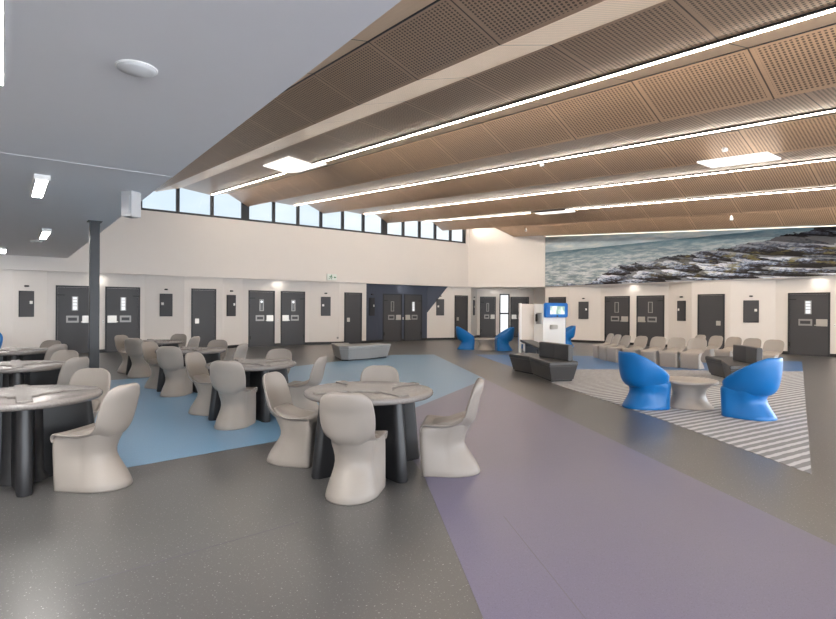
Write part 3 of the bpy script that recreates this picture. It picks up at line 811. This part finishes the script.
def make_tub(label, group):
    r = thing('tub_armchair', label, 'armchair', (0, 0, 0), 0, group)
    lv = [(0.0, .262, -.325, .295, .285, 0.0), (0.015, .265, -.332, .300, .290, 0.0), (0.06, .266, -.305, .297, .278, 0.0), (0.13, .268, -.255, .297, .258, 0.0), (0.20, .272, -.212, .297, .243, 0.0), (0.26, .275, -.192, .298, .243, 0.0), (0.32, .278, -.215, .300, .262, 0.0), (0.38, .280, -.25, .300, .280, 0.0), (0.41, .27, -.25, .285, .275, 0.0)]
    obj('pedestal', pedestal([(z, a, b, c, d, e, 0.11) for z, a, b, c, d, e in lv]), 'blue', r, None, True)
    # wrap-around shell, one closed band of cross sections
    N = 64; loops = []
    for i in range(N):
        a = 2 * pi * i / N
        cx = cos(a); sy = sin(a)
        w0 = min(1.0, max(0.0, (cx + 0.3) / 0.9)); w0 = w0 * w0 * (3 - 2 * w0)
        def pt(sc, off=0.0):
            ex = 2.1 + 1.3 * w0
            rx = (0.285 if cx > 0 else 0.39) * sc - off; ry = (0.335 - 0.022 * max(0, cx)) * sc - off
            x = rx * (abs(cx) ** (2 / ex)) * (1 if cx >= 0 else -1); y = ry * (abs(sy) ** (2 / ex)) * (1 if sy >= 0 else -1)
            return x, y
        x1, y1 = pt(1.0)
        f = min(1, max(0, (0.285 - x1) / 0.62))
        top = 0.455 + 0.385 * (f ** 0.85)
        front = max(0.0, (cx - 0.72) / 0.28)
        top = top * (1 - front) + 0.462 * front
        w = min(1.0, max(0.0, (cx + 0.35) / 1.1)); w = w * w * (3 - 2 * w)      # 0 at the back, 1 at the front
        o = []
        x, y = pt(0.62 + 0.18 * w); o.append((x, y, 0.30))
        x, y = pt(0.76 + 0.16 * w); o.append((x, y, 0.35))
        x, y = pt(0.90 + 0.075 * w); o.append((x, y, 0.42 - 0.015 * w))
        m = 0.45 + (top - 0.45) * 0.5
        x, y = pt(0.985); o.append((x, y, m - 0.01))
        x, y = pt(1.0); o.append((x, y, top - 0.02))
        x, y = pt(1.0, 0.012); o.append((x, y, top))
        x, y = pt(1.0, 0.034); o.append((x, y, top))
        x, y = pt(0.99, 0.048); o.append((x, y, top - 0.02))
        x, y = pt(0.93, 0.05); o.append((x, y, m * 0.98 - 0.0))
        x, y = pt(0.86, 0.05); o.append((x, y, 0.445))
        x, y = pt(0.55, 0.0); o.append((x, y, 0.425))
        x, y = pt(0.25, 0.0); o.append((x, y, 0.418))
        loops.append(o)
    bm = B(); rows = [[bm.verts.new(p) for p in lp] for lp in loops]; K = len(rows[0])
    for i in range(N):
        a, b = rows[i], rows[(i + 1) % N]
        for j in range(K - 1): bm.faces.new([a[j], b[j], b[j + 1], a[j + 1]])
    bm.faces.new([rw[-1] for rw in rows]); bm.faces.new([rw[0] for rw in rows][::-1])
    s = obj('tub_shell', bm, 'blue', r, None, True)
    sub = s.modifiers.new('smooth', 'SUBSURF'); sub.levels = 1; sub.render_levels = 1
    return r

def make_table(label):
    r = thing('round_table', label, 'table', (0, 0, 0), 0, 'round dining tables')
    R = 0.59; zt = 0.72
    prof_ = [(0.02, zt - 0.062), (R - 0.05, zt - 0.062), (R - 0.022, zt - 0.056), (R - 0.006, zt - 0.043), (R, zt - 0.028), (R - 0.006, zt - 0.013), (R - 0.02, zt - 0.003), (R - 0.04, zt), (0.02, zt)]
    b = B(); lathe(b, prof_, 72); top = obj('tabletop', b, 'ttop', r); smooth_by_angle(top, 50)
    # raised four-armed plate with rounded recesses between the arms
    outl = []
    for q in range(4):
        a0 = q * pi / 2
        w = 0.055; tip = 0.545; rc = 0.235
        pts = [(tip, -w), (tip + 0.008, -w * 0.5), (tip + 0.008, w * 0.5), (tip, w)]
        # concave arc to next arm, centred on the diagonal
        arc = [(0.36, w), (0.27, w + 0.006)]
        cxx = 0.30; 
        for i in range(0, 9):
            a = radians(262 - i * (262 - 188) / 8)
            arc.append((cxx + 0.175 * cos(a) - 0.02, cxx + 0.175 * sin(a) - 0.02))
        arc += [(w + 0.006, 0.27), (w, 0.36)]
        for x, y in pts + arc: outl.append((x * cos(a0) - y * sin(a0), x * sin(a0) + y * cos(a0)))
    b = B()
    ins = [(x * 0.975, y * 0.975) for x, y in outl]
    prism(b, outl, zt - 0.004, zt + 0.016); rows = None
    pl = obj('raised_cross', b, 'ttop', top)
    bv = pl.modifiers.new('soft', 'BEVEL'); bv.width = 0.010; bv.segments = 2; bv.limit_method = 'ANGLE'; bv.angle_limit = radians(50)
    # base: four tapered fins with thick round outer edges
    b = B(); lathe(b, [(0.20, 0.0), (0.20, 0.02), (0.17, 0.08), (0.16, zt - 0.10), (0.22, zt - 0.062)], 32); c = obj('base_core', b, 'tbase', r); smooth_by_angle(c)
    for q in range(4):
        a0 = q * pi / 2
        b = B()
        loops = []
        for z, ro, tk in ((0.0, 0.565, 0.050), (0.02, 0.572, 0.055), (0.25, 0.545, 0.055), (0.50, 0.517, 0.054), (zt - 0.062, 0.498, 0.053)):
            lp = [(0.05, -0.09, z), (ro - 0.16, -tk * 0.97, z)]
            for i in range(11):
                a = -pi / 2 + pi * i / 10; lp.append((ro - tk + tk * cos(a), tk * sin(a), z))
            lp += [(ro - 0.16, tk * 0.97, z), (0.05, 0.09, z)]
            loops.append([(x * cos(a0) - y * sin(a0), x * sin(a0) + y * cos(a0), zz) for x, y, zz in lp])
        loft(b, loops); l = obj('leg', b, 'tbase', r); smooth_by_angle(l, 45)
    return r

def make_lowtable(label):
    r = thing('coffee_table', label, 'table', (0, 0, 0), 0, 'low hourglass tables')
    b = B(); lathe(b, [(0.335, 0.0), (0.34, 0.012), (0.315, 0.035), (0.262, 0.10), (0.232, 0.17), (0.228, 0.22), (0.25, 0.29), (0.31, 0.345), (0.36, 0.37)], 48)
    p = obj('pedestal', b, 'lowtable', r); smooth_by_angle(p, 40)
    b = B(); lathe(b, [(0.30, 0.362), (0.385, 0.366), (0.40, 0.378), (0.40, 0.40), (0.388, 0.412), (0.37, 0.416), (0.02, 0.418)], 48)
    p = obj('tabletop', b, 'lowtable', r); smooth_by_angle(p, 30)
    return r

# ---- dining tables and chairs
TB = {}
tl = [('front', (2.67, 4.25), 'round table nearest the purple floor, with four grey chairs around it'),
      ('second', (2.68, 7.25), 'round table on the blue floor just behind the front table'),
      ('third', (2.68, 10.25), 'round table third from the front in the four-table row'),
      ('far', (2.68, 13.25), 'round table at the far end of the four-table row'),
      ('near side', (0.13, 5.70), 'round table cut by the view edge, nearest of three in line with the column'),
      ('middle side', (0.13, 8.70), 'round table cut by the view edge, middle of three in line with the column'),
      ('farther side', (0.13, 11.70), 'round table cut by the view edge, farthest of three in line with the column')]
t0 = make_table(tl[0][2]); t0.location = (*tl[0][1], 0)
for nm, c, lb in tl[1:]: dup(t0, (*c, 0), 0, lb)
cg = 'grey moulded chairs around the dining tables'
c0 = make_chair('chair', 'moulded_chair', 'x', 'chair', cg)
first = True
QN = {(-1, -1): 'with its back to us at the {}', (1, -1): 'on the purple-floor side of the {}', (-1, 1): 'on the column side of the {}', (1, 1): 'facing us from behind the {}'}
tn = {'front': 'front round table', 'second': 'second table of the long row', 'third': 'third table of the long row', 'far': 'farthest table of the long row',
      'near side': 'nearest edge-cut table', 'middle side': 'middle edge-cut table', 'farther side': 'farthest edge-cut table'}
offs = {('front', -1, -1): (-0.475, -0.53, -4), ('front', 1, -1): (0.53, -0.52, 0), ('front', -1, 1): (-0.45, 0.60, 2), ('front', 1, 1): (0.46, 0.565, 0), ('near side', 1, -1): (0.49, -0.56, 2), ('near side', 1, 1): (0.44, 0.54, 0),
        ('second', -1, -1): (-0.42, -0.51, 0), ('second', -1, 1): (-0.42, 0.53, 0), ('third', -1, -1): (-0.40, -0.53, 0), ('third', -1, 1): (-0.41, 0.55, 0), ('far', -1, -1): (-0.40, -0.53, 0), ('far', -1, 1): (-0.41, 0.55, 0),
        ('middle side', 1, -1): (0.45, -0.50, 0), ('middle side', 1, 1): (0.44, 0.52, 0), ('farther side', 1, -1): (0.45, -0.50, 0), ('farther side', 1, 1): (0.44, 0.52, 0)}
for nm, c, lb in tl:
    for q in ((-1, -1), (1, -1), (-1, 1), (1, 1)):
        if 'side' in nm and q[0] < 0: continue
        ox, oy, tw = offs.get((nm, *q), (q[0] * 0.52, q[1] * 0.52, 0))
        rz = math.atan2(-oy, -ox) + radians(tw)
        lab = 'grey moulded chair ' + QN[q].format(tn[nm])
        if 'side' in nm: lab = 'grey moulded chair ' + {(1, -1): 'on the near open side of the ', (1, 1): 'on the far open side of the '}[q] + tn[nm]
        loc = (c[0] + ox, c[1] + oy, 0)
        if first: c0.location = loc; c0.rotation_euler = (0, 0, rz); c0['label'] = lab; first = False
        else: dup(c0, loc, rz, lab)

# ---- rows of pale chairs facing the window side
rg = 'pale chairs in two rows under the mural'
p0 = make_chair('chairlt', 'moulded_chair', 'x', 'chair', rg)
nth = ['first', 'second', 'third', 'fourth', 'fifth', 'sixth', 'seventh']
FW = (sin(YAW), cos(YAW)); RT = (cos(YAW), -sin(YAW))
def ground(px, d):
    r = (px - 418.0) / FPX * d
    return (FW[0] * d + RT[0] * r, FW[1] * d + RT[1] * r)
# front row: a gentle arc; (place of the skirt on the floor, facing)
front = [(14.35, 9.95, 143), (13.93, 9.43, 146), (13.62, 8.92, 152), (13.56, 8.37, 162), (13.60, 7.83, 172), (13.62, 7.29, 178), (13.66, 6.75, 182)]
first = True
for i, (x, y, a) in enumerate(front):
    lab = 'pale grey chair, %s from the kiosk end of the front seating row' % nth[i]
    rz = radians(a); loc = (x - 0.24 * cos(rz), y - 0.24 * sin(rz), 0)
    if first: p0.location = loc; p0.rotation_euler = (0, 0, rz); p0['label'] = lab; p0.scale = (0.98, 1.12, 0.90); first = False
    else: dup(p0, loc, rz, lab)
rear = [(701.4, 16.0, 152), (717.5, 15.4, 158), (735, 14.75, 164), (753.5, 14.1, 168), (775, 13.4, 172)]
for i, (px, d, a) in enumerate(rear):
    x, y = ground(px, d); rz = radians(a)
    dup(p0, (x + 0.24 * cos(rz), y + 0.24 * sin(rz), 0), rz, 'pale grey chair, %s from the kiosk end of the rear seating row' % nth[i])

# ---- blue armchairs and low tables
bg = 'blue tub armchairs'
b0 = make_tub('blue tub armchair on the striped carpet, nearer the purple floor', bg)
b0.location = (7.67, 4.46, 0); b0.rotation_euler = (0, 0, radians(-22))
def face(p, q): return math.atan2(q[1] - p[1], q[0] - p[0])
dup(b0, (8.15, 3.20, 0), radians(84), 'blue tub armchair on the striped carpet with its back towards the lit cell door')
lt = make_lowtable('low round taupe table between the two blue armchairs on striped carpet'); lt.location = (8.27, 4.09, 0)
dup(lt, (*ground(485.5, 19.8), 0), 0, 'low round taupe table between the distant blue armchairs before the corner')
dup(b0, (*ground(466.5, 20.0), 0), radians(-33), 'distant blue armchair beside the low table, nearer the navy bay')
dup(b0, (*ground(503.5, 19.5), 0), radians(146), 'distant blue armchair beside the low table, nearer the kiosk')
dup(b0, (*ground(527.5, 20.6), 0), radians(200), 'blue armchair almost hidden behind the beige booth panel')
dup(b0, (17.85, 13.75, 0), radians(150), 'blue armchair showing past the screen edge of the kiosk')
dup(b0, (-0.35, 18.2, 0), radians(-90), 'blue armchair cut by the view edge against the far white wall')

# ---- benches
def make_bench(name, label, poly, mat, back=None, h=0.41, loc=(0, 0, 0), rz=0, parts=()):
    r = thing(name, label, 'bench', loc, rz, 'upholstered benches')
    cx = sum(p[0] for p in poly) / len(poly); cy = sum(p[1] for p in poly) / len(poly)
    def ins(d):
        out = []; n = len(poly)
        for i in range(n):
            a, b, c = Vector(poly[i - 1]), Vector(poly[i]), Vector(poly[(i + 1) % n])
            e1 = (b - a).normalized(); e2 = (c - b).normalized()
            n1 = Vector((-e1.y, e1.x)); n2 = Vector((-e2.y, e2.x))
            k = (n1 + n2) / max(0.3, 1 + n1.dot(n2)); q = b + k * d; out.append((q.x, q.y))
        return out
    ar = sum(poly[i - 1][0] * poly[i][1] - poly[i][0] * poly[i - 1][1] for i in range(len(poly)))
    sg = 1 if ar > 0 else -1
    b = B(); prism(b, ins(0.10 * sg), 0.0, 0.035); obj('plinth', b, 'black', r)
    b = B(); prism(b, ins(0.075 * sg), 0.035, h - 0.09, ins(0.012 * sg)); o = obj('base', b, mat, r)
    bv = o.modifiers.new('soft', 'BEVEL'); bv.width = 0.012; bv.segments = 2
    b = B(); prism(b, ins(0.0), h - 0.09, h); o = obj('seat', b, mat, r)
    bv = o.modifiers.new('soft', 'BEVEL'); bv.width = 0.022; bv.segments = 3
    if back:
        b = B(); prism(b, back, h - 0.001, 0.745); o = obj('backrest', b, mat, r)
        bv = o.modifiers.new('soft', 'BEVEL'); bv.width = 0.02; bv.segments = 3
    return r
O1 = (9.6, 7.9)
def rel(pts, o=O1): return [(x - o[0], y - o[1]) for x, y in pts]
bp = rel([(9.62, 9.06), (9.38, 8.22), (8.64, 7.05), (9.32, 6.86), (9.92, 7.90), (10.24, 8.95)])
bk = rel([(9.44, 8.02), (9.12, 7.10), (9.30, 6.96), (9.70, 7.94)])
bk = rel([(9.52, 8.06), (9.36, 7.50), (9.14, 6.98), (9.24, 6.93), (9.49, 7.46), (9.66, 8.04)])
bb = make_bench('bench', 'dark charcoal bench with half backrest on the edge of the mid blue floor', bp, 'bench', bk, loc=(*O1, 0))
dup(bb, (12.29, 4.98, 0), radians(-28), 'dark charcoal bench with half backrest in front of the pale chair rows')
make_bench('bench', 'grey bent bench without back standing before the navy bay', rel([(7.62, 13.20), (8.4, 13.26), (9.28, 13.56), (9.2, 14.14), (8.35, 13.92), (8.1, 13.98), (8.45, 14.62), (7.92, 14.78), (7.45, 13.45)], (8.2, 13.8)), 'benchgrey', None, 0.42, (8.2, 13.8, 0))
# slab seat running from the phone booth
r = thing('slab_bench', 'dark slab bench running out from the phone booth behind the charcoal bench', 'bench', (12.3, 10.9, 0), 0, 'upholstered benches')
pl = rel([(13.74, 12.44), (11.10, 9.36), (11.40, 9.11), (14.03, 12.2)], (12.3, 10.9))
b = B(); prism(b, pl, 0.40, 0.46); o = obj('seat', b, 'bench', r)
pm = [(0.80 * x + 0.05, 0.80 * y - 0.04) for x, y in pl]
b = B()
for f0, f1 in ((0.30, 0.32), (0.84, 0.86)):
    q = [onL(pl[0], pl[1], f0), onL(pl[0], pl[1], f1), onL(pl[3], pl[2], f1), onL(pl[3], pl[2], f0)]
    b2 = B(); prism(b2, q, 0.0, 0.40); obj('leg', b2, 'frame', r)
b.free()

# ---- kiosk and phone booth
r = thing('phone_kiosk', 'white free-standing kiosk with phone booth and blue framed screen', 'kiosk', (14.5, 12.3, 0))
def kb(name, x0, x1, y0, y1, z0, z1, mat, parent=r, bev=0.004):
    return obj(name, bbox(x0 - 14.5, x1 - 14.5, y0 - 12.3, y1 - 12.3, z0, z1, bev), mat, parent)
kb('pillar', 14.50, 15.70, 12.10, 13.00, 0.0, 1.66, 'white')
kb('back_panel', 13.87, 14.498, 12.50, 12.56, 0.30, 1.66, 'beige')
kb('edge_post', 13.81, 13.868, 12.49, 12.57, 0.0, 1.68, 'white')
ph = kb('wall_phone', 14.42, 14.498, 12.16, 12.34, 0.98, 1.36, 'hatch')
kb('handset', 14.36, 14.418, 12.26, 12.33, 1.06, 1.32, 'black', ph, 0.015)
sc_ = kb('screen_surround', 14.50, 15.72, 12.00, 12.098, 1.20, 1.70, 'screenblue', r, 0.03)
kb('screen', 14.74, 15.50, 11.988, 11.999, 1.31, 1.59, 'screen', sc_, 0.0)
kb('latch', 15.08, 15.14, 11.985, 11.999, 1.21, 1.28, 'frame', sc_, 0.004)
kb('scanner_box', 14.82, 15.12, 11.96, 12.098, 0.80, 0.95, 'steel', r, 0.02)

# ------------------------------------------------------------------ rear of the room (behind the camera)
bm = B()
wallseg(bm, (20.9, -6.0), (-6.0, -6.0), 0, 0.5); wallseg(bm, (20.9, -6.0), (-6.0, -6.0), 2.75, 6.2)
for x in (20.7, 15.4, 10.1, 4.8, -0.5, -5.8): box(bm, x - 0.15, x + 0.15, -6.12, -6.0, 0.5, 2.75)
struct('wall_rear', bm, 'wall')
bm = B(); wallseg(bm, (-6.0, -6.0), (-6.0, 20.0), 0, 3.2)
struct('wall_table_side', bm, 'wall')

# ------------------------------------------------------------------ world, camera
w = bpy.data.worlds.new('sky'); SC.world = w; w.use_nodes = True
nt = w.node_tree; nt.nodes.clear()
out = nt.nodes.new('ShaderNodeOutputWorld'); bgn = nt.nodes.new('ShaderNodeBackground')
tc = nt.nodes.new('ShaderNodeTexCoord'); mp = nt.nodes.new('ShaderNodeMapping'); mp.inputs['Scale'].default_value = (1, 1, 3.5)
nz = nt.nodes.new('ShaderNodeTexNoise'); nz.inputs['Scale'].default_value = 3.0; nz.inputs['Detail'].default_value = 6
rp = nt.nodes.new('ShaderNodeValToRGB')
rp.color_ramp.elements[0].position = 0.38; rp.color_ramp.elements[0].color = (0.66, 0.76, 0.87, 1)
rp.color_ramp.elements[1].position = 0.62; rp.color_ramp.elements[1].color = (0.90, 0.93, 0.96, 1)
nt.links.new(tc.outputs['Generated'], mp.inputs[0]); nt.links.new(mp.outputs[0], nz.inputs[0]); nt.links.new(nz.outputs[0], rp.inputs[0])
nt.links.new(rp.outputs[0], bgn.inputs[0])
# sky brighter behind the camera than over the clerestory, added to fill the room
sx = nt.nodes.new('ShaderNodeSeparateXYZ'); nt.links.new(tc.outputs['Generated'], sx.inputs[0])
mr = nt.nodes.new('ShaderNodeMapRange'); mr.inputs[1].default_value = 0.25; mr.inputs[2].default_value = -0.45
mr.inputs[3].default_value = 0.66; mr.inputs[4].default_value = 6.5
dt = nt.nodes.new('ShaderNodeVectorMath'); dt.operation = 'DOT_PRODUCT'; dt.inputs[1].default_value = (-0.55, 0.835, 0.0)
nt.links.new(tc.outputs['Generated'], dt.inputs[0]); nt.links.new(dt.outputs['Value'], mr.inputs[0]); nt.links.new(mr.outputs[0], bgn.inputs[1])
nt.links.new(bgn.outputs[0], out.inputs[0])

cam = bpy.data.cameras.new('camera'); co = bpy.data.objects.new('camera', cam); COL.objects.link(co)
fw = Vector((sin(YAW), cos(YAW), 0)); r0 = Vector((cos(YAW), -sin(YAW), 0)); u0 = Vector((0, 0, 1))
R = r0 * cos(ROLL) + u0 * sin(ROLL); U = u0 * cos(ROLL) - r0 * sin(ROLL)
mw = Matrix(((R.x, U.x, -fw.x, 0), (R.y, U.y, -fw.y, 0), (R.z, U.z, -fw.z, H), (0, 0, 0, 1)))
co.matrix_world = mw
cam.sensor_fit = 'HORIZONTAL'; cam.sensor_width = 36.0; cam.lens = FPX / 836.0 * 36.0; cam.clip_end = 200
SC.camera = co
SC.view_settings.view_transform = 'Standard'; SC.view_settings.look = 'None'; SC.view_settings.gamma = 1.0
SC.view_settings.use_curve_mapping = False
SC.view_settings.exposure = 0.92
SC.cycles.use_denoising = True
SC.cycles.max_bounces = 10; SC.cycles.diffuse_bounces = 6; SC.cycles.glossy_bounces = 4
SC.cycles.sample_clamp_indirect = 8.0
